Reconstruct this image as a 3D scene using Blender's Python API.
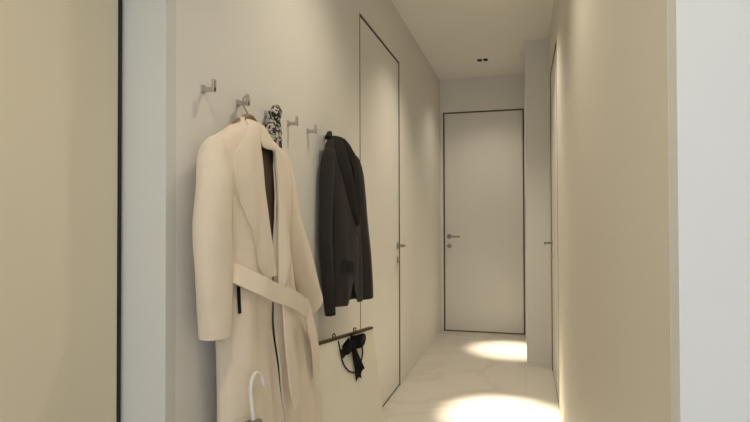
import bpy, bmesh, math, random
from mathutils import Vector, Matrix, noise
random.seed(7)
for o in list(bpy.data.objects): bpy.data.objects.remove(o)
SC = bpy.context.scene; COL = SC.collection
PI = math.pi

# ------------------------------------------------------------------ camera
yaw, pit, rol = (math.radians(a) for a in (15.34, 0.824, 0.155))
F = Vector((-math.sin(yaw)*math.cos(pit), math.cos(yaw)*math.cos(pit), math.sin(pit)))
R0 = Vector((math.cos(yaw), math.sin(yaw), 0)); U0 = R0.cross(F)
U = U0*math.cos(rol)+R0*math.sin(rol); R = R0*math.cos(rol)-U0*math.sin(rol)
cam = bpy.data.objects.new('camera', bpy.data.cameras.new('camera')); COL.objects.link(cam)
M = Matrix((R, U, -F)).transposed().to_4x4(); M.translation = (0, 0, 1.2305)
cam.matrix_world = M
cam.data.sensor_width = 36; cam.data.lens = 36*545.06/750
cam.data.clip_start = 0.02
SC.camera = cam

# ------------------------------------------------------------------ world, exposure
W = bpy.data.worlds.new('world'); SC.world = W; W.use_nodes = True
bg = W.node_tree.nodes['Background']
bg.inputs[0].default_value = (0.88, 0.95, 1.04, 1); bg.inputs[1].default_value = 1.55
SC.view_settings.view_transform = 'Standard'; SC.view_settings.look = 'None'
SC.view_settings.gamma = 1; SC.view_settings.use_curve_mapping = False
SC.view_settings.exposure = 0.15
WARM = (1.0, 0.88, 0.70)
SPOTS = [  # x, y, target x, target y, narrow lamp watts, cone degrees, flood lamp watts, cone degrees
    (-0.383, 5.35, -0.12, 5.27, 690, 19.5, 22, 110),
    (-0.300, 3.66, -0.10, 3.50, 1020, 20, 55, 110),
    (-0.300, 2.00, -0.26, 2.00, 18, 125, 18, 125),  # unseen repeat of the row, added to light the coat wall
    (-0.300, 0.35, -0.35, 0.35, 24, 120, 24, 120)]  # unseen repeat, added to brighten the walls near the camera

# ------------------------------------------------------------------ dimensions
XL, XR, YE, CE, DH = -0.896, 0.208, 5.995, 2.767, 2.40

# ------------------------------------------------------------------ materials
def mat(name, col, rough=0.6, metal=0.0, noise_scale=0, noise_amt=0.0, bump=0.0, bump_scale=60, sheen=0.0, spec=0.5, emit=None):
    m = bpy.data.materials.new(name); m.use_nodes = True
    nt = m.node_tree; b = nt.nodes['Principled BSDF']
    b.inputs['Base Color'].default_value = (*col, 1); b.inputs['Roughness'].default_value = rough
    b.inputs['Metallic'].default_value = metal; b.inputs['Specular IOR Level'].default_value = spec
    if sheen: b.inputs['Sheen Weight'].default_value = sheen
    tc = nt.nodes.new('ShaderNodeTexCoord')
    if noise_scale:
        n = nt.nodes.new('ShaderNodeTexNoise'); n.inputs['Scale'].default_value = noise_scale; n.inputs['Detail'].default_value = 5
        nt.links.new(tc.outputs['Object'], n.inputs['Vector'])
        r = nt.nodes.new('ShaderNodeValToRGB')
        r.color_ramp.elements[0].position = 0.3; r.color_ramp.elements[1].position = 0.7
        r.color_ramp.elements[0].color = (*[c*(1-noise_amt) for c in col], 1)
        r.color_ramp.elements[1].color = (*[min(1, c*(1+noise_amt)) for c in col], 1)
        nt.links.new(n.outputs['Fac'], r.inputs['Fac']); nt.links.new(r.outputs['Color'], b.inputs['Base Color'])
    if bump:
        n2 = nt.nodes.new('ShaderNodeTexNoise'); n2.inputs['Scale'].default_value = bump_scale; n2.inputs['Detail'].default_value = 4
        nt.links.new(tc.outputs['Object'], n2.inputs['Vector'])
        bp = nt.nodes.new('ShaderNodeBump'); bp.inputs['Strength'].default_value = bump; bp.inputs['Distance'].default_value = 0.004
        nt.links.new(n2.outputs['Fac'], bp.inputs['Height']); nt.links.new(bp.outputs['Normal'], b.inputs['Normal'])
    if emit:
        b.inputs['Emission Color'].default_value = (*emit[0], 1); b.inputs['Emission Strength'].default_value = emit[1]
    return m

m_wall = mat('wall_paint', (0.76, 0.74, 0.69), 0.75, noise_scale=3, noise_amt=0.012, bump=0.06, bump_scale=120)
m_beige = mat('beige_wall_paint', (0.74, 0.70, 0.61), 0.6, noise_scale=2, noise_amt=0.012)
m_panel = mat('beige_lacquer_panel', (0.72, 0.65, 0.50), 0.5, noise_scale=2, noise_amt=0.012)
m_white = mat('white_paint', (0.80, 0.80, 0.79), 0.6, noise_scale=2, noise_amt=0.01)
m_grey = mat('daylit_grey', (0.66, 0.66, 0.62), 0.65, noise_scale=3, noise_amt=0.012)  # base colour greyed for the daylight falling on the left reveal
m_ceil = mat('ceiling_paint', (0.83, 0.81, 0.75), 0.85, noise_scale=3, noise_amt=0.01)
m_door = mat('door_lacquer', (0.76, 0.74, 0.69), 0.5, noise_scale=2.5, noise_amt=0.012)
m_black = mat('black_metal', (0.015, 0.013, 0.011), 0.45, 0.3, noise_scale=30, noise_amt=0.1)
m_bronze = mat('dark_bronze_frame', (0.10, 0.082, 0.06), 0.5, 0.2, noise_scale=30, noise_amt=0.1)
m_chrome = mat('brushed_steel', (0.36, 0.33, 0.28), 0.32, 0.9, noise_scale=40, noise_amt=0.05)
m_hookw = mat('pale_satin_metal', (0.50, 0.47, 0.42), 0.3, 0.7, noise_scale=40, noise_amt=0.04)
m_wool = mat('cream_wool', (0.78, 0.67, 0.53), 0.9, noise_scale=9, noise_amt=0.03, bump=0.35, bump_scale=260, sheen=0.25, spec=0.2)
m_lining = mat('dark_brown_lining', (0.055, 0.03, 0.018), 0.5, noise_scale=20, noise_amt=0.15)
m_suit = mat('charcoal_wool', (0.030, 0.026, 0.022), 0.85, noise_scale=12, noise_amt=0.12, bump=0.3, bump_scale=300, sheen=0.08, spec=0.25)
m_suitcollar = mat('black_wool', (0.020, 0.017, 0.015), 0.85, noise_scale=12, noise_amt=0.12, bump=0.3, bump_scale=300, spec=0.25)
m_wood = mat('brown_wood', (0.24, 0.13, 0.055), 0.45, noise_scale=18, noise_amt=0.25)
m_paper = mat('cream_paper', (0.80, 0.755, 0.62), 0.6, noise_scale=5, noise_amt=0.02)
m_ribbon = mat('black_satin', (0.006, 0.005, 0.005), 0.65, noise_scale=15, noise_amt=0.15, spec=0.15)
m_cord = mat('black_cord', (0.018, 0.016, 0.014), 0.8, noise_scale=120, noise_amt=0.3)
m_brass = mat('dark_brass', (0.10, 0.075, 0.04), 0.35, 0.8, noise_scale=30, noise_amt=0.1)
m_umb = mat('grey_umbrella_cloth', (0.20, 0.18, 0.15), 0.7, noise_scale=14, noise_amt=0.1)
m_ivory = mat('white_glossy_plastic', (0.72, 0.69, 0.64), 0.3, noise_scale=10, noise_amt=0.01)
m_lens = mat('lamp_lens', (0.9, 0.85, 0.75), 0.3, emit=((1, 0.82, 0.55), 1.2))

def marble():
    m = bpy.data.materials.new('pale_marble'); m.use_nodes = True
    nt = m.node_tree; b = nt.nodes['Principled BSDF']; L = nt.links
    tc = nt.nodes.new('ShaderNodeTexCoord')
    n = nt.nodes.new('ShaderNodeTexNoise'); n.inputs['Scale'].default_value = 1.3; n.inputs['Detail'].default_value = 8; n.inputs['Distortion'].default_value = 1.2
    L.new(tc.outputs['Object'], n.inputs['Vector'])
    r = nt.nodes.new('ShaderNodeValToRGB'); cr = r.color_ramp
    cr.elements[0].position = 0.42; cr.elements[0].color = (0.68, 0.65, 0.59, 1)
    cr.elements[1].position = 0.54; cr.elements[1].color = (0.68, 0.65, 0.59, 1)
    e = cr.elements.new(0.485); e.color = (0.61, 0.57, 0.51, 1)
    L.new(n.outputs['Fac'], r.inputs['Fac'])
    # tile joints
    br = nt.nodes.new('ShaderNodeTexBrick'); br.offset = 0.0
    br.inputs['Scale'].default_value = 1; br.inputs['Brick Width'].default_value = 1.2; br.inputs['Row Height'].default_value = 1.2
    br.inputs['Mortar Size'].default_value = 0.0015
    br.inputs['Color1'].default_value = (1, 1, 1, 1); br.inputs['Color2'].default_value = (1, 1, 1, 1); br.inputs['Mortar'].default_value = (0.8, 0.78, 0.74, 1)
    L.new(tc.outputs['Object'], br.inputs['Vector'])
    mx = nt.nodes.new('ShaderNodeMix'); mx.data_type = 'RGBA'; mx.blend_type = 'MULTIPLY'; mx.inputs['Factor'].default_value = 1
    L.new(r.outputs['Color'], mx.inputs['A']); L.new(br.outputs['Color'], mx.inputs['B'])
    L.new(mx.outputs['Result'], b.inputs['Base Color'])
    b.inputs['Roughness'].default_value = 0.28; b.inputs['Specular IOR Level'].default_value = 0.4
    return m
m_floor = marble()

def scarf_mat():
    m = bpy.data.materials.new('black_and_white_silk_print'); m.use_nodes = True
    nt = m.node_tree; b = nt.nodes['Principled BSDF']; L = nt.links
    tc = nt.nodes.new('ShaderNodeTexCoord')
    v = nt.nodes.new('ShaderNodeTexNoise'); v.inputs['Scale'].default_value = 42; v.inputs['Detail'].default_value = 1.5; v.inputs['Distortion'].default_value = 1.5
    L.new(tc.outputs['Object'], v.inputs['Vector'])
    r = nt.nodes.new('ShaderNodeValToRGB'); r.color_ramp.interpolation = 'CONSTANT'
    r.color_ramp.elements[0].color = (0.012, 0.011, 0.011, 1); r.color_ramp.elements[1].position = 0.52; r.color_ramp.elements[1].color = (0.62, 0.56, 0.47, 1)
    L.new(v.outputs['Fac'], r.inputs['Fac']); L.new(r.outputs['Color'], b.inputs['Base Color'])
    b.inputs['Roughness'].default_value = 0.4
    return m
m_scarf = scarf_mat()

# ------------------------------------------------------------------ helpers
def obj(name, bm, m, parent=None, smooth=False, bevel=0, solid=0, subsurf=0, off=0.0):
    bmesh.ops.recalc_face_normals(bm, faces=bm.faces)
    me = bpy.data.meshes.new(name); bm.to_mesh(me); bm.free(); me.materials.append(m)
    o = bpy.data.objects.new(name, me); COL.objects.link(o)
    if smooth:
        for p in me.polygons: p.use_smooth = True
    if solid:
        s = o.modifiers.new('thickness', 'SOLIDIFY'); s.thickness = solid; s.offset = off
    if solid and smooth:
        e = o.modifiers.new('edge_split', 'EDGE_SPLIT'); e.split_angle = math.radians(50)
    if bevel:
        b = o.modifiers.new('bevel', 'BEVEL'); b.width = bevel; b.segments = 2; b.limit_method = 'ANGLE'
    if subsurf:
        s = o.modifiers.new('subsurf', 'SUBSURF'); s.levels = subsurf; s.render_levels = subsurf
    if parent: o.parent = parent
    return o
def tag(o, label, cat, group=None):
    o['label'] = label; o['category'] = cat
    if group: o['group'] = group
    return o
def thing(name, label, cat, loc, group=None):
    o = bpy.data.objects.new(name, None); COL.objects.link(o); o.location = loc; o.empty_display_size = 0.05
    return tag(o, label, cat, group)
def struct(o): o['kind'] = 'structure'; return o
def box(bm, x0, x1, y0, y1, z0, z1):
    vs = [bm.verts.new((x, y, z)) for x in (x0, x1) for y in (y0, y1) for z in (z0, z1)]
    for f in ((0, 1, 3, 2), (4, 6, 7, 5), (0, 4, 5, 1), (2, 3, 7, 6), (0, 2, 6, 4), (1, 5, 7, 3)):
        bm.faces.new([vs[i] for i in f])
def catmull(pts, n):
    P = [Vector(p) for p in pts]; out = []
    for i in range(len(P)-1):
        a = P[i-1] if i else P[0]*2-P[1]; b, c = P[i], P[i+1]
        d = P[i+2] if i+2 < len(P) else P[-1]*2-P[-2]
        for k in range(n):
            t = k/n
            out.append(0.5*((2*b)+(c-a)*t+(2*a-5*b+4*c-d)*t*t+(3*b-a-3*c+d)*t**3))
    out.append(P[-1]); return out
def tube(bm, pts, r, seg=10, smooth=0, flat=None):
    """round (or flat: second radius along 'flat' axis) tube through points; r may be a list"""
    if smooth:
        n0 = len(pts)
        if isinstance(r, (list, tuple)):
            rr = []
            for i in range(n0-1):
                for k in range(smooth): rr.append(r[i]+(r[i+1]-r[i])*k/smooth)
            rr.append(r[-1]); r = rr
        pts = catmull(pts, smooth)
    P = [Vector(p) for p in pts]; n = len(P)
    rs = r if isinstance(r, (list, tuple)) else [r]*n
    up = None; rings = []
    for i, p in enumerate(P):
        t = (P[min(i+1, n-1)]-P[max(i-1, 0)]).normalized()
        if up is None:
            up = Vector((0, 0, 1)) if abs(t.z) < 0.9 else Vector((1, 0, 0))
        up = (up-t*up.dot(t)).normalized(); sd = t.cross(up)
        rings.append([bm.verts.new(p+(up*math.cos(2*PI*k/seg)+sd*math.sin(2*PI*k/seg))*rs[i]) for k in range(seg)])
    for a, b in zip(rings, rings[1:]):
        for k in range(seg): bm.faces.new((a[k], a[(k+1) % seg], b[(k+1) % seg], b[k]))
    bm.faces.new(rings[0]); bm.faces.new(rings[-1])
def grid(bm, rows, closed=False):
    V = [[bm.verts.new(p) for p in r] for r in rows]
    for a, b in zip(V, V[1:]):
        n = len(a)
        for k in range(n if closed else n-1):
            bm.faces.new((a[k], a[(k+1) % n], b[(k+1) % n], b[k]))
    return V
def disc_cyl(bm, c, axis, r, h, seg=20):
    c = Vector(c); a = Vector(axis).normalized(); tube(bm, [c, c+a*h], r, seg)
def cells(us, vs, holes):
    for u0, u1 in zip(us, us[1:]):
        for v0, v1 in zip(vs, vs[1:]):
            uc, vc = (u0+u1)/2, (v0+v1)/2
            if not any(h[0] < uc < h[1] and h[2] < vc < h[3] for h in holes): yield u0, u1, v0, v1

# ------------------------------------------------------------------ structure
YB = -3.0
bm = bmesh.new(); box(bm, -1.35, 2.6, YB, 6.2, -0.1, 0.0); struct(obj('floor', bm, m_floor))
LX = [s[0] for s in SPOTS]
bm = bmesh.new()
holes = [(x-0.062, x+0.062, y-0.056, y+0.056) for x, y, *_ in SPOTS]
us = sorted({-1.35, 2.6, *[h[0] for h in holes], *[h[1] for h in holes]}); vs = sorted({YB, 6.2, *[h[2] for h in holes], *[h[3] for h in holes]})
for u0, u1, v0, v1 in cells(us, vs, holes): box(bm, u0, u1, v0, v1, CE, CE+0.15)
struct(obj('ceiling', bm, m_ceil))

DL0, DL1 = 2.943, 3.961
bm = bmesh.new()
for u0, u1, v0, v1 in cells([1.26, DL0, DL1, 6.15], [0, DH, CE], [(DL0, DL1, 0, DH)]): box(bm, XL-0.2, XL, u0, u1, v0, v1)
box(bm, XL-0.2, XL-0.14, DL0, DL1, 0, DH)
struct(obj('wall_left', bm, m_wall))
bm = bmesh.new(); box(bm, -1.16, XL, 1.218, 1.26, 0, CE); struct(obj('trim_1', bm, m_grey))          # reveal facing the room, cool daylight put into its grey
bm = bmesh.new(); box(bm, -1.25, -1.031, YB, 1.201, 0, CE); struct(obj('wall_left_room', bm, m_panel))
bm = bmesh.new(); box(bm, -1.20, -1.027, 1.202, 1.211, 0, CE); struct(obj('trim_2', bm, m_black))     # black edge profile

DR0, DR1 = 3.727, 4.637
bm = bmesh.new()
for u0, u1, v0, v1 in cells([0.90, DR0, DR1, 4.867], [0, DH, CE], [(DR0, DR1, 0, DH)]): box(bm, XR, XR+0.2, u0, u1, v0, v1)
box(bm, XR+0.14, XR+0.2, DR0, DR1, 0, DH)
struct(obj('wall_right', bm, m_beige))
bm = bmesh.new(); box(bm, 0.012, 0.5, 4.867, 6.15, 0, CE); struct(obj('wall_right_end', bm, m_wall))
bm = bmesh.new(); box(bm, XR+0.001, 2.6, 0.854, 0.90, 0, CE); struct(obj('wall_right_room', bm, m_white))
bm = bmesh.new(); box(bm, 2.5, 2.6, YB, 0.854, 0, CE); struct(obj('wall_right_side', bm, m_white))

DE0, DE1 = -0.862, 0.000
bm = bmesh.new()
for u0, u1, v0, v1 in cells([XL, DE0, DE1, 0.012], [0, DH, CE], [(DE0, DE1, 0, DH)]): box(bm, u0, u1, YE, YE+0.15, v0, v1)
box(bm, DE0, DE1, YE+0.11, YE+0.15, 0, DH)
struct(obj('wall_back', bm, m_wall))

# doors: leaf + black frame + lever handle.  local frame: u along the wall, w out of the wall, z up
def door(name, to_world, u0, u1, hu, lever_dir, lever_len=0.11, fw=0.010, parent_mat=m_door):
    def bx(bm, a0, a1, w0, w1, z0, z1):
        p, q = to_world(a0, w0), to_world(a1, w1)
        box(bm, min(p[0], q[0]), max(p[0], q[0]), min(p[1], q[1]), max(p[1], q[1]), z0, z1)
    bm = bmesh.new(); bx(bm, u0+fw+0.002, u1-fw-0.002, -0.05, -0.004, 0.012, DH-fw-0.002)
    leaf = struct(obj(name, bm, parent_mat, bevel=0.0015))
    bm = bmesh.new()
    bx(bm, u0, u0+fw, -0.10, 0.0015, 0, DH); bx(bm, u1-fw, u1, -0.10, 0.0015, 0, DH)
    bx(bm, u0+fw, u1-fw, -0.10, 0.0015, DH-fw, DH)
    bx(bm, u0+fw, u1-fw, -0.10, -0.004, 0.0, 0.010)
    obj('door_frame', bm, m_bronze, leaf)
    hz = 1.035
    def P(u, w, z): x, y = to_world(u, w); return Vector((x, y, z))
    wd = P(0, 1, 0)-P(0, 0, 0)
    bm = bmesh.new()
    tube(bm, [P(hu, -0.004, hz), P(hu, 0.035, hz), P(hu, 0.048, hz), P(hu+lever_dir*0.012, 0.053, hz), P(hu+lever_dir*lever_len, 0.053, hz)], [0.009, 0.009, 0.0095, 0.0095, 0.009], 12)
    h = obj('door_handle', bm, m_chrome, leaf, smooth=True)
    bm = bmesh.new(); disc_cyl(bm, P(hu, -0.0045, hz), wd, 0.026, 0.009, 24); obj('handle_rosette', bm, m_chrome, h, bevel=0.002)
    bm = bmesh.new(); disc_cyl(bm, P(hu, -0.0045, hz-0.105), wd, 0.024, 0.009, 24); disc_cyl(bm, P(hu, 0.004, hz-0.105), wd, 0.009, 0.004, 12)
    obj('key_rosette', bm, m_chrome, leaf, bevel=0.0015)
    return leaf
door('door_1', lambda u, w: (XL+w, u), DL0, DL1, DL1-0.062, -1, 0.11)
door('door_2', lambda u, w: (u, YE-w), DE0, DE1, DE0+0.062, 1, 0.12, fw=0.013)
door('door_3', lambda u, w: (XR-w, u), DR0, DR1, DR1-0.062, -1, 0.11)

# ------------------------------------------------------------------ recessed twin downlights
def downlight(x, y, tx, ty, w0, c0, w1, c1, label):
    t = thing('recessed_downlight', label, 'ceiling light', (x, y, CE), 'twin recessed downlights along the corridor')
    bm = bmesh.new()
    # thin frame around two square openings + housing above
    holes = [(-0.050, -0.006, -0.045, 0.045), (0.006, 0.050, -0.045, 0.045)]
    for u0, u1, v0, v1 in cells([-0.0615, -0.050, -0.006, 0.006, 0.050, 0.0615], [-0.0555, -0.045, 0.045, 0.0555], holes):
        box(bm, u0, u1, v0, v1, -0.002, 0.004)
    obj('frame', bm, m_white, t)
    for sx in (-0.028, 0.028):
        bm = bmesh.new()
        prof = [(0.022, 0.0), (0.020, 0.02), (0.014, 0.045), (0.014, 0.05)]
        rows = [[(sx+a*math.cos(2*PI*k/24)*(1.0), a*(2.0-z*20)*math.sin(2*PI*k/24), z) for k in range(24)] for a, z in prof]
        sq = []
        for k in range(24):
            c, s = math.cos(2*PI*k/24), math.sin(2*PI*k/24); q = 0.0225/max(abs(c), abs(s)); sq.append((sx+q*c, 2.04*q*s, 0.001))
        grid(bm, [sq]+rows, closed=True)
        cup = obj('lamp_cup', bm, m_black, t)
        bm = bmesh.new(); disc_cyl(bm, (sx, 0, 0.046), (0, 0, 1), 0.0135, 0.006, 20); obj('lens', bm, m_lens, cup)
    for i, sx in enumerate((-0.028, 0.028)):
        L = bpy.data.lights.new('downlight_lamp', 'SPOT'); L.energy = (w0, w1)[i]; L.color = WARM; L.spot_size = math.radians((c0, c1)[i]); L.spot_blend = 1.0; L.shadow_soft_size = 0.018
        o = bpy.data.objects.new('downlight_lamp', L); COL.objects.link(o); o.parent = t; o.location = (sx, 0, -0.006)
        d = Vector(((tx-x)*(1-i), (ty-y)*(1-i), -CE)).normalized(); o.rotation_euler = d.to_track_quat('-Z', 'Y').to_euler()
    return t
SPL = ['small black twin recessed downlight in the ceiling before the end door',
       'twin recessed downlight in the ceiling by the left door, above the nearer floor light pool',
       'unseen twin recessed downlight added to light the hanging coats',
       'unseen twin recessed downlight added to light the corridor entrance']
for s, l in zip(SPOTS, SPL): downlight(*s, l)

# ------------------------------------------------------------------ wall hooks
HY = [1.385+0.197*k for k in range(6)]; HZ = 1.615
HLAB = ['pale metal wall hook left of the cream coat, empty, first of the row',
        'metal wall hook carrying the cream wool coat on its hanger',
        'metal wall hook carrying the black and white patterned scarf',
        'empty metal wall hook next right of the patterned scarf',
        'empty metal wall hook next left of the charcoal blazer',
        'metal wall hook carrying the charcoal blazer, last of the row']
def make_hook():
    t = thing('coat_hook', HLAB[0], 'hook', (XL, HY[0], HZ), 'wall hooks in a row above the coats')
    bm = bmesh.new(); box(bm, 0.0, 0.004, -0.009, 0.009, -0.019, 0.004); obj('back_plate', bm, m_hookw, t, bevel=0.0015)
    bm = bmesh.new(); box(bm, 0.004, 0.040, -0.006, 0.006, -0.016, -0.004); box(bm, 0.033, 0.040, -0.008, 0.008, -0.018, 0.018)
    obj('peg', bm, m_hookw, t, bevel=0.0015)
    return t
h0 = make_hook()
for k in range(1, 6):
    c = h0.copy(); COL.objects.link(c); c.location.y = HY[k]; c['label'] = HLAB[k]
    for ch in list(h0.children):
        d = ch.copy(); COL.objects.link(d); d.parent = c

# ------------------------------------------------------------------ garments
class Garment:
    """rings: z, s_left, s_right, n_back, n_front, edge_near, edge_far (s along the shoulders, n out of the wall)"""
    def __init__(self, C, ang, rings, p=0.75, fold=0.0, seed=0):
        self.C = Vector((C[0], C[1], 0)); self.a = Vector((math.sin(ang), math.cos(ang), 0)); self.nn = Vector((math.cos(ang), -math.sin(ang), 0))
        self.rings = rings; self.p = p; self.fold = fold; self.seed = seed
    def w(self, s, n, z): v = self.C+self.a*s+self.nn*n; return Vector((v.x, v.y, z))
    def at(self, z):
        r = self.rings
        if z >= r[0][0]: return list(r[0][1:])
        for a, b in zip(r, r[1:]):
            if b[0] <= z <= a[0]:
                t = (a[0]-z)/(a[0]-b[0]); t = t*t*(3-2*t)*0.5+t*0.5
                return [x+(y-x)*t for x, y in zip(a[1:], b[1:])]
        return list(r[-1][1:])
    def wob(self, s, z):
        k = max(0.0, min(1.0, (1.50-z)/0.5))
        q = noise.noise(Vector((s*9+self.seed, z*1.1, self.seed)))+0.6*noise.noise(Vector((s*21, z*2.0+self.seed, 3.1)))
        g = math.exp(-((z-1.06)/0.17)**2)
        rid = 0.35-abs(noise.noise(Vector((s*19+self.seed, z*0.8, 8.3))))*1.6
        return self.fold*q*(0.25+k)+self.fold*0.55*g*rid
    def front(self, s, z):
        sl, sr, nb, nf, *_ = self.at(z); c, wd = (sl+sr)/2, (sr-sl)/2; m, d = (nb+nf)/2, (nf-nb)/2
        u = min(0.999, abs((s-c)/wd)); co = u**(1/self.p); si = math.sqrt(max(0, 1-co*co))
        return m+d*si**self.p+self.wob(s, z)
    def body(self, zs, n=72, inset=0.0, full=False):
        rows = []
        for z in zs:
            sl, sr, nb, nf, eL, eR = self.at(z)
            c, wd = (sl+sr)/2, (sr-sl)/2-inset; m, d = (nb+nf)/2, (nf-nb)/2-inset
            def th(e):
                u = max(-0.98, min(0.98, (e-c)/wd)); return math.acos(math.copysign(abs(u)**(1/self.p), u))
            tr, tl = th(eR), th(eL)-2*PI
            if full: tr, tl = PI/2, PI/2-2*PI
            row = []
            for k in range(n+1):
                f = k/n; t = tr+(tl-tr)*f
                co, si = math.cos(t), math.sin(t)
                s = c+wd*math.copysign(abs(co)**self.p, co); nn = m+d*math.copysign(abs(si)**self.p, si)
                nn += self.wob(s, z)*(1 if si > 0 else 0.0)*abs(si)
                row.append(self.w(s, nn, z))
            rows.append(row)
        return rows
    def panel(self, rows2, nr, nc, lift, bulge=0.0, edge=0):
        """sheet lying on the front: rows2 = [((s,z) left, (s,z) right), ...]"""
        A = catmull([(a[0], a[1], 0) for a, b in rows2], nr); B = catmull([(b[0], b[1], 0) for a, b in rows2], nr)
        out = []
        for a, b in zip(A, B):
            row = []
            for k in range(nc+1):
                t = k/nc; q = a.lerp(b, t)
                row.append(self.w(q.x, self.front(q.x, q.y)+lift*(t if edge == 0 else 1-t)+0.001+bulge*math.sin(PI*t), q.y))
            out.append(row)
        return out
    def sleeve(self, pts, seg=28, sub=5, fold=0.004, seed=0):
        """pts: s, n, z, radius_s, radius_n"""
        A = catmull([p[:3] for p in pts], sub); Rr = catmull([(p[3], p[4], 0) for p in pts], sub)
        rows = []
        for i, (c, r) in enumerate(zip(A, Rr)):
            row = []
            t = (A[min(i+1, len(A)-1)]-A[max(0, i-1)]); sl = 0 if abs(t.z) < 1e-6 else t.x/t.z
            for k in range(seg):
                th = 2*PI*k/seg; ds = math.cos(th)*r.x; dn = math.sin(th)*r.y
                wv = fold*noise.noise(Vector((math.cos(th)*2+seed, math.sin(th)*2, c.z*7)))*min(1, i/4)
                row.append(self.w(c.x+ds*(1+wv/0.05), c.y+dn*(1+wv/0.05), c.z-ds*max(-0.6, min(0.6, sl))))
            rows.append(row)
        return rows
def frange(a, b, n): return [a+(b-a)*k/n for k in range(n+1)]

# --- cream wrap coat
coat = thing('wrap_coat', 'long cream wool wrap coat with tied belt hanging on the wall', 'coat', (-0.84, 1.57, 0.28))
def add(name, bm, m, parent, **kw):
    """part in world coordinates under an Empty that has only a location"""
    o = obj(name, bm, m, None, **kw); p = parent; off = Vector((0, 0, 0))
    while p: off += p.location; p = p.parent
    o.data.transform(Matrix.Translation(-off)); o.parent = parent; return o
G = Garment((-0.836, 1.57), math.radians(-1.5), [
    (1.535, -0.060, 0.040, -0.030, 0.026, -0.04, -0.02),
    (1.505, -0.135, 0.085, -0.040, 0.036, -0.05, 0.01),
    (1.470, -0.205, 0.170, -0.044, 0.044, -0.04, 0.07),
    (1.430, -0.250, 0.230, -0.046, 0.050, -0.050, 0.055),
    (1.350, -0.268, 0.255, -0.047, 0.056, -0.045, 0.035),
    (1.250, -0.245, 0.225, -0.047, 0.062, -0.036, 0.012),
    (1.130, -0.218, 0.205, -0.047, 0.066, -0.026, -0.010),
    (1.040, -0.208, 0.228, -0.047, 0.070, -0.018, -0.010),
    (0.930, -0.215, 0.290, -0.046, 0.078, -0.020, -0.012),
    (0.740, -0.215, 0.402, -0.045, 0.090, -0.006, 0.003),
    (0.540, -0.220, 0.455, -0.045, 0.100, 0.008, 0.017),
    (0.280, -0.230, 0.480, -0.045, 0.110, 0.022, 0.031)], fold=0.026, seed=4.2)
bm = bmesh.new(); grid(bm, G.body(frange(1.535, 0.28, 64))); add('body', bm, m_wool, coat, smooth=True, solid=0.006, off=-1)
bm = bmesh.new(); grid(bm, G.body(frange(1.50, 0.31, 40), inset=0.010, full=True)); add('lining', bm, m_lining, coat, smooth=True)
NS = [(-0.175, -0.002, 1.458, 0.022, 0.020), (-0.205, -0.002, 1.435, 0.034, 0.030), (-0.230, 0.000, 1.395, 0.046, 0.038), (-0.250, 0.012, 1.320, 0.055, 0.043),
      (-0.266, 0.016, 1.200, 0.058, 0.043), (-0.266, 0.020, 1.080, 0.056, 0.042), (-0.254, 0.020, 0.915, 0.046, 0.039)]
bm = bmesh.new(); grid(bm, G.sleeve(NS, seed=1.3), True); add('sleeve', bm, m_wool, coat, smooth=True, solid=0.006)
FS = [(0.165, 0.0, 1.465, 0.028, 0.026), (0.195, 0.002, 1.435, 0.044, 0.036), (0.212, 0.010, 1.360, 0.052, 0.042), (0.222, 0.018, 1.270, 0.054, 0.043),
      (0.255, 0.026, 1.170, 0.058, 0.044), (0.340, 0.032, 1.040, 0.062, 0.044), (0.436, 0.034, 0.895, 0.060, 0.042)]
bm = bmesh.new(); grid(bm, G.sleeve(FS, seed=5.1), True); add('sleeve', bm, m_wool, coat, smooth=True, solid=0.006)
near = [((-0.058, 1.538), (-0.010, 1.515)), ((-0.125, 1.482), (-0.055, 1.462)), ((-0.195, 1.400), (-0.054, 1.400)), ((-0.200, 1.324), (-0.050, 1.322)),
        ((-0.160, 1.243), (-0.040, 1.250)), ((-0.115, 1.150), (-0.026, 1.165)), ((-0.070, 1.050), (-0.014, 1.055))]
bm = bmesh.new(); grid(bm, G.panel(near, 6, 12, 0.007, 0.007)); add('lapel', bm, m_wool, coat, smooth=True, solid=0.007)
far = [((-0.035, 1.522), (0.010, 1.522)), ((-0.045, 1.458), (0.080, 1.484)), ((0.034, 1.446), (0.155, 1.452)), ((0.034, 1.390), (0.178, 1.395)),
       ((0.018, 1.300), (0.170, 1.310)), ((0.004, 1.190), (0.130, 1.190)), ((-0.004, 1.080), (0.060, 1.070)), ((-0.008, 1.010), (0.012, 1.000))]
bm = bmesh.new(); grid(bm, G.panel(far, 6, 10, 0.008, 0.008, edge=1)); add('lapel', bm, m_wool, coat, smooth=True, solid=0.007)
# back of the collar round the neck
rows = []
for k in range(25):
    t = math.radians(-200+220*k/24); s = -0.002+0.054*math.cos(t); n = -0.002+0.026*math.sin(t)
    top = 1.545-0.16*(s+0.06)
    rows.append([G.w(s, n, top-0.05), G.w(s, n-0.002, top-0.015), G.w(s+0.006*math.cos(t), n-0.004, top), G.w(s+0.022*math.cos(t), n+0.012*math.sin(t), top-0.022)])
bm = bmesh.new(); grid(bm, rows); add('collar', bm, m_wool, coat, smooth=True, solid=0.005)
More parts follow.
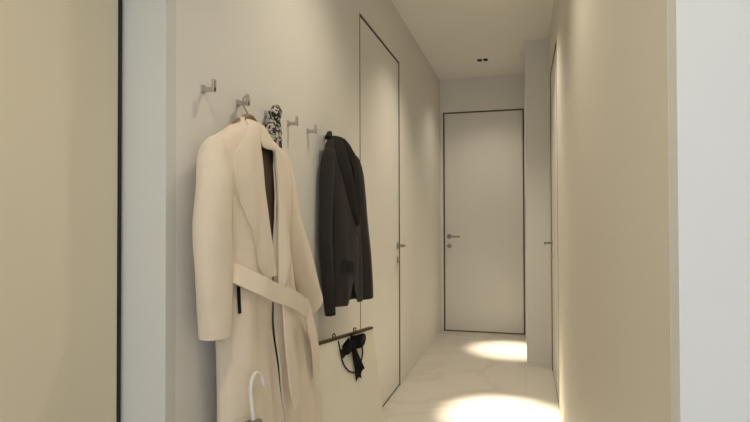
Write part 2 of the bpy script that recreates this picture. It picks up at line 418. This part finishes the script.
# belt across the front, then its two hanging ends
def smooth_front(G, s, z):
    return sum(G.front(s+d, z) for d in (-0.06, -0.04, -0.02, 0, 0.02, 0.04, 0.06))/7
def strip(G, path, width, lift, nw=5, thick=0.005, sub=6, side=True):
    P = catmull([(a[0], a[1], a[2]) for a in path], sub); rows = []
    for i, p in enumerate(P):
        t = (P[min(i+1, len(P)-1)]-P[max(0, i-1)]); t.z = 0; t.normalize(); nrm = Vector((-t.y, t.x, 0))
        row = []
        for k in range(nw+1):
            q = p+nrm*((k/nw-0.5)*width); row.append(G.w(q.x, smooth_front(G, p.x, p.y)+lift+p.z, q.y))
        rows.append(row)
    return rows
bm = bmesh.new(); grid(bm, strip(G, [(-0.214, 1.082, -0.03), (-0.205, 1.078, -0.006), (-0.17, 1.058, 0), (-0.09, 1.020, 0.004), (0.08, 0.960, 0.006), (0.19, 0.920, 0.006), (0.245, 0.907, 0.004)], 0.057, 0.027))
belt = add('belt', bm, m_wool, coat, smooth=True, solid=0.007)
bm = bmesh.new(); grid(bm, strip(G, [(0.004, 0.968, 0.004), (0.014, 0.86, 0.006), (0.034, 0.74, 0.004), (0.054, 0.635, 0.006)], 0.056, 0.022)); add('belt_end', bm, m_wool, coat, smooth=True, solid=0.006)
bm = bmesh.new(); grid(bm, strip(G, [(0.205, 0.925, 0.010), (0.243, 0.905, 0.012), (0.268, 0.84, 0.008), (0.290, 0.75, 0.006), (0.305, 0.66, 0.004)], 0.060, 0.020)); add('belt_end', bm, m_wool, coat, smooth=True, solid=0.006)
# dark pocket opening just under the belt
bm = bmesh.new()
grid(bm, strip(G, [(-0.186, 1.045, 0), (-0.187, 1.010, 0), (-0.188, 0.965, 0)], 0.013, 0.010, nw=2)); o = add('pocket_slit', bm, m_ribbon, coat, solid=0.004); o['label'] = 'dark pocket opening'

# hanger of the coat: wooden arms, metal hook
def hanger(G, sc, half, ztop, drop, n0, hook_y, label, m_arm, m_hk, rad=0.011):
    base = G.w(sc, n0, ztop)
    t = thing('clothes_hanger', label, 'clothes hanger', tuple(base))
    bm = bmesh.new()
    tube(bm, [G.w(sc-half, n0, ztop-drop), G.w(sc-half*0.55, n0, ztop-drop*0.42), G.w(sc-half*0.15, n0, ztop-0.004), G.w(sc, n0, ztop), G.w(sc+half*0.15, n0, ztop-0.004), G.w(sc+half*0.55, n0, ztop-drop*0.42), G.w(sc+half, n0, ztop-drop)], [rad*0.8, rad, rad*1.2, rad*1.25, rad*1.2, rad, rad*0.8], 10, 5)
    add('arms', bm, m_arm, t, smooth=True)
    top = Vector((XL+0.032, hook_y, HZ-0.004)); b = G.w(sc, n0, ztop)
    bm = bmesh.new()
    y = Vector((0, 1, 0)); z = Vector((0, 0, 1))
    tube(bm, [b, b.lerp(top, 0.35)-z*0.006, top-y*0.02-z*0.016, top-y*0.017+z*0.008, top+z*0.017, top+y*0.017+z*0.008, top+y*0.021-z*0.010], 0.0028, 8, 5)
    add('hook', bm, m_hk, t, smooth=True)
    return t
hanger(G, 0.0, 0.165, 1.553, 0.090, -0.012, HY[1], 'brown wooden clothes hanger inside the cream coat, its metal hook on the second wall hook', m_wood, m_chrome)

# --- charcoal blazer
blz = thing('blazer', 'short charcoal blazer jacket hanging on the last wall hook beside the left door', 'jacket', (-0.825, 2.40, 0.8))
B = Garment((-0.825, 2.40), math.radians(9), [
    (1.600, -0.095, 0.015, -0.022, 0.022, -0.050, -0.03),
    (1.565, -0.122, 0.055, -0.030, 0.034, -0.055, 0.00),
    (1.520, -0.132, 0.100, -0.034, 0.044, -0.035, 0.02),
    (1.460, -0.128, 0.135, -0.036, 0.052, -0.012, 0.03),
    (1.380, -0.120, 0.148, -0.036, 0.056, 0.008, 0.030),
    (1.280, -0.112, 0.150, -0.036, 0.060, 0.022, 0.025),
    (1.120, -0.106, 0.150, -0.036, 0.062, 0.044, 0.020),
    (0.980, -0.104, 0.152, -0.036, 0.064, 0.034, 0.010),
    (0.900, -0.104, 0.154, -0.036, 0.066, -0.010, 0.020),
    (0.835, -0.104, 0.154, -0.036, 0.066, -0.055, 0.060)], fold=0.009, seed=9.7)
bm = bmesh.new(); grid(bm, B.body(frange(1.595, 0.84, 44))); add('body', bm, m_suit, blz, smooth=True, solid=0.005, off=-1)
bm = bmesh.new(); grid(bm, B.body(frange(1.57, 0.86, 24), inset=0.008, full=True)); add('lining', bm, m_ribbon, blz, smooth=True)
bm = bmesh.new(); grid(bm, B.sleeve([(-0.085, 0.002, 1.545, 0.02, 0.022), (-0.108, 0.002, 1.515, 0.030, 0.030), (-0.122, 0.0, 1.45, 0.030, 0.030), (-0.130, -0.002, 1.30, 0.028, 0.028), (-0.134, -0.004, 1.15, 0.027, 0.027), (-0.114, -0.006, 0.98, 0.026, 0.026), (-0.088, -0.006, 0.80, 0.022, 0.022)], seed=2), True)
add('sleeve', bm, m_suit, blz, smooth=True, solid=0.005)
bm = bmesh.new(); grid(bm, B.sleeve([(0.085, 0.006, 1.530, 0.02, 0.022), (0.108, 0.010, 1.50, 0.036, 0.034), (0.122, 0.016, 1.42, 0.044, 0.042), (0.125, 0.024, 1.28, 0.047, 0.045), (0.138, 0.032, 1.13, 0.048, 0.046), (0.160, 0.036, 0.98, 0.048, 0.046), (0.172, 0.038, 0.845, 0.046, 0.044)], seed=3), True)
add('sleeve', bm, m_suit, blz, smooth=True, solid=0.005)
nl = [((-0.090, 1.605), (-0.050, 1.597)), ((-0.105, 1.545), (-0.035, 1.540)), ((-0.095, 1.470), (-0.012, 1.465)), ((-0.055, 1.390), (0.010, 1.385)), ((-0.020, 1.300), (0.026, 1.295)), ((0.030, 1.200), (0.042, 1.200))]
bm = bmesh.new(); grid(bm, B.panel(nl, 5, 8, 0.008, 0.008)); add('lapel', bm, m_suitcollar, blz, smooth=True, solid=0.005)
fl = [((-0.058, 1.598), (-0.02, 1.598)), ((-0.015, 1.545), (0.040, 1.565)), ((0.020, 1.475), (0.092, 1.500)), ((0.034, 1.390), (0.085, 1.400)), ((0.034, 1.300), (0.066, 1.300)), ((0.030, 1.200), (0.042, 1.200))]
bm = bmesh.new(); grid(bm, B.panel(fl, 5, 8, 0.008, 0.008)); add('lapel', bm, m_suitcollar, blz, smooth=True, solid=0.005)
rows = []
for k in range(21):
    t = math.radians(-205+230*k/20); s = -0.052+0.052*math.cos(t); n = 0.0+0.026*math.sin(t); top = 1.615-0.12*(s+0.05)
    rows.append([B.w(s, n, top-0.05), B.w(s, n, top-0.012), B.w(s*1.0+0.004*math.cos(t), n, top), B.w(s+0.016*math.cos(t), n+0.010*math.sin(t), top-0.024)])
bm = bmesh.new(); grid(bm, rows); add('collar', bm, m_suitcollar, blz, smooth=True, solid=0.005)
# flap pocket and two buttons
bm = bmesh.new(); grid(bm, B.panel([((-0.085, 1.045), (0.0, 1.035)), ((-0.085, 0.995), (0.0, 0.985))], 3, 6, 0.006, 0.004)); add('pocket_flap', bm, m_suitcollar, blz, smooth=True, solid=0.004)
for zz in (1.165, 1.07):
    bm = bmesh.new(); c = B.w(0.030, B.front(0.030, zz)+0.010, zz); disc_cyl(bm, c, B.nn, 0.009, 0.003, 16); add('button', bm, m_black, blz, bevel=0.001)
hanger(B, -0.042, 0.085, 1.590, 0.08, -0.008, HY[5], 'grey metal clothes hanger inside the charcoal blazer, hooked on the last wall hook', m_chrome, m_chrome, 0.007)

# --- patterned scarf gathered over the third hook
scf = thing('silk_scarf', 'small black and white patterned silk scarf bunched on the third wall hook', 'scarf', (XL+0.03, HY[2], 1.44))
rows = []
for i in range(25):
    f = i/24; z = 1.632-0.168*f
    hw = 0.022+0.034*min(1, max(0, (f-0.22)/0.18))+0.006*f
    row = []
    for k in range(29):
        u = k/28*2-1
        row.append(Vector((XL+0.020+0.014*(1-u*u)*1.6+0.0065*math.cos(u*17+f*1.2)+0.004*f, HY[2]+0.008+u*hw, z-0.020*abs(u)**1.5*(1-f)-0.012*math.cos(u*5)*f)))
    rows.append(row)
bm = bmesh.new(); grid(bm, rows); add('folded_cloth', bm, m_scarf, scf, smooth=True, solid=0.004)
bm = bmesh.new()
bmesh.ops.create_uvsphere(bm, u_segments=18, v_segments=12, radius=1)
for v in bm.verts:
    d = v.co.copy(); k = 1+0.12*noise.noise(d*2.3); v.co = Vector((XL+0.040, HY[2]+0.004, 1.610))+Vector((d.x*0.020, d.y*0.026, d.z*0.030))*k
add('gathered_knot', bm, m_scarf, scf, smooth=True)

# ------------------------------------------------------------------ shopping bag with ribbon
bag = thing('shopping_bag', 'large cream paper shopping bag with black ribbon standing by the left door', 'bag', (-0.75, 2.30, 0))
bd = Vector((0.312, 0.950, 0)); bn = Vector((0.950, -0.312, 0)); b1 = Vector((-0.714, 2.515, 0)); BL = 0.452; BH = 0.712
def bp(u, n, z): v = b1-bd*(BL*(1-u))+bn*n; return Vector((v.x, v.y, z))   # u 0 near end .. 1 far end
bm = bmesh.new()
rows = []
for i in range(13):
    f = i/12; z = BH*f; nf = 0.120*(1-f)**1.0+0.010*f; nb = -0.034*(1-f)-0.004*f
    g = 0.035*math.sin(PI*min(1, f*1.0)*0.5)*f     # gusset folds inward towards the top
    ring = [bp(0, nb, z)]+[bp(u, nb, z) for u in (0.25, 0.5, 0.75)]+[bp(1, nb, z), bp(1-g*0.6, (nf+nb)/2, z), bp(1, nf, z)]
    ring += [bp(u, nf+0.004*math.sin(PI*u)*math.sin(PI*f), z) for u in (0.75, 0.5, 0.25)]+[bp(0, nf, z), bp(g*0.6, (nf+nb)/2, z)]
    rows.append(ring)
V = grid(bm, rows, True); bm.faces.new(V[0])
add('body', bm, m_paper, bag, solid=0.0015)
bm = bmesh.new()
for nn_, in ((0.0115,),):
    rows = [[bp(u, n, z) for n, z in ((nn_, BH-0.006), (nn_+0.003, BH-0.006), (nn_+0.003, BH+0.004), (nn_-0.016, BH+0.004), (nn_-0.016, BH-0.006))] for u in (-0.004, 0.5, 1.004)]
    V = grid(bm, rows, True); bm.faces.new(V[0]); bm.faces.new(V[-1])
o = add('rim', bm, m_brass, bag); o['label'] = 'dark top edge'
UH0, UH1 = 0.40, 0.76
def frontn(z): f = z/BH; return 0.120*(1-f)+0.010*f
bm = bmesh.new()
pts = [bp(UH0, 0.014, BH-0.012), bp(UH0+0.005, 0.022, BH-0.05), bp(UH0+0.02, frontn(BH-0.11)+0.008, BH-0.11), bp(UH0+0.10, frontn(BH-0.15)+0.007, BH-0.15), bp((UH0+UH1)/2+0.02, frontn(BH-0.165)+0.007, BH-0.165), bp(UH1-0.09, frontn(BH-0.145)+0.007, BH-0.145), bp(UH1-0.015, frontn(BH-0.10)+0.008, BH-0.10), bp(UH1, 0.022, BH-0.04), bp(UH1, 0.014, BH-0.012)]
tube(bm, pts, 0.0035, 8, 6); add('cord_handle', bm, m_cord, bag, smooth=True)
for u in (0.36, 0.70):
    bm = bmesh.new(); c = bp(u, 0.004, BH+0.012)
    ring = [c+bd*0.009*math.cos(2*PI*k/16)+Vector((0, 0, 0.009*math.sin(2*PI*k/16))) for k in range(17)]
    tube(bm, ring, 0.0028, 6); add('eyelet', bm, m_brass, bag, smooth=True)
# ribbon: two flat loops, knot, two tails
rb = []
def ribbon_strip(pts, w0, w1, up=Vector((0, 0, 1)), notch=False):
    P = catmull(pts, 6); rows = []
    for i, p in enumerate(P):
        t = (P[min(i+1, len(P)-1)]-P[max(0, i-1)]).normalized(); sd = bn.cross(t).normalized(); w = w0+(w1-w0)*i/(len(P)-1)
        e = 0.018 if (notch and i == len(P)-1) else 0
        rows.append([p+sd*w*(k/4-0.5)-t*e*(1-abs(k/2-1)) for k in range(5)])
    return rows
uc = 0.575; zc = BH-0.035
bm = bmesh.new()
grid(bm, ribbon_strip([bp(uc, 0.022, zc), bp(uc-0.07, 0.045, zc-0.006), bp(uc-0.135, 0.040, zc-0.022), bp(uc-0.13, 0.026, zc-0.026), bp(uc, 0.020, zc)], 0.044, 0.056))
add('ribbon_loop', bm, m_ribbon, bag, smooth=True, solid=0.002)
bm = bmesh.new()
grid(bm, ribbon_strip([bp(uc, 0.022, zc), bp(uc+0.08, 0.045, zc+0.010), bp(uc+0.155, 0.042, zc+0.004), bp(uc+0.15, 0.026, zc-0.006), bp(uc, 0.020, zc)], 0.046, 0.064))
add('ribbon_loop', bm, m_ribbon, bag, smooth=True, solid=0.002)
bm = bmesh.new(); bmesh.ops.create_uvsphere(bm, u_segments=14, v_segments=10, radius=1)
for v in bm.verts: v.co = bp(uc, 0.034, zc-0.004)+bd*v.co.x*0.022+bn*v.co.y*0.014+Vector((0, 0, v.co.z*0.020))
add('ribbon_knot', bm, m_ribbon, bag, smooth=True)
bm = bmesh.new()
grid(bm, ribbon_strip([bp(uc, 0.030, zc), bp(uc+0.015, frontn(zc-0.07)+0.016, zc-0.07), bp(uc+0.035, frontn(zc-0.10)+0.014, zc-0.10), bp(uc+0.045, frontn(zc-0.165)+0.012, zc-0.165)], 0.022, 0.042, notch=True))
add('ribbon_tail', bm, m_ribbon, bag, smooth=True, solid=0.002)
bm = bmesh.new()
grid(bm, ribbon_strip([bp(uc, 0.032, zc), bp(uc+0.04, frontn(zc-0.06)+0.020, zc-0.06), bp(uc+0.085, frontn(zc-0.10)+0.017, zc-0.10), bp(uc+0.125, frontn(zc-0.135)+0.014, zc-0.135)], 0.022, 0.034, notch=True))
add('ribbon_tail', bm, m_ribbon, bag, smooth=True, solid=0.002)

# ------------------------------------------------------------------ umbrella leaning against the coat
umb = thing('umbrella', 'folded grey umbrella with white crook handle leaning in front of the cream coat', 'umbrella', (-0.60, 1.28, 0))
A = Vector((-0.60, 1.28, 0.0)); T = Vector((-0.718, 1.358, 0.668)); ax = (T-A).normalized()
sy = Vector((0.12, 1, 0)).normalized()
bm = bmesh.new()
tube(bm, [A+ax*0.69, A+ax*0.725, A+ax*0.775, A+ax*0.800+sy*0.012, A+ax*0.812+sy*0.034, A+ax*0.798+sy*0.056, A+ax*0.765+sy*0.064], [0.0062]*6+[0.0056], 12, 6)
add('handle', bm, m_ivory, umb, smooth=True)
bm = bmesh.new()
rows = []
for i in range(21):
    f = i/20; c = A+ax*(0.06+0.635*f); r = (0.010+0.024*math.sin(PI*min(1, f*1.15)*0.5)**0.8)*(1 if f < 0.93 else 1-0.45*(f-0.93)/0.07)
    e1 = ax.cross(Vector((0, 1, 0))).normalized(); e2 = ax.cross(e1)
    rows.append([c+(e1*math.cos(2*PI*k/32)+e2*math.sin(2*PI*k/32))*r*(1+0.14*math.sin(8*2*PI*k/32+f*5)) for k in range(32)])
V = grid(bm, rows, True); bm.faces.new(V[0]); bm.faces.new(V[-1])
add('canopy', bm, m_umb, umb, smooth=True)
bm = bmesh.new(); tube(bm, [A+ax*0.002, A+ax*0.03, A+ax*0.075], [0.004, 0.006, 0.008], 10); add('ferrule', bm, m_chrome, umb, smooth=True)
bm = bmesh.new(); c = A+ax*0.45; tube(bm, [c-ax*0.008, c+ax*0.008], 0.036, 24); add('closing_strap', bm, m_umb, umb)
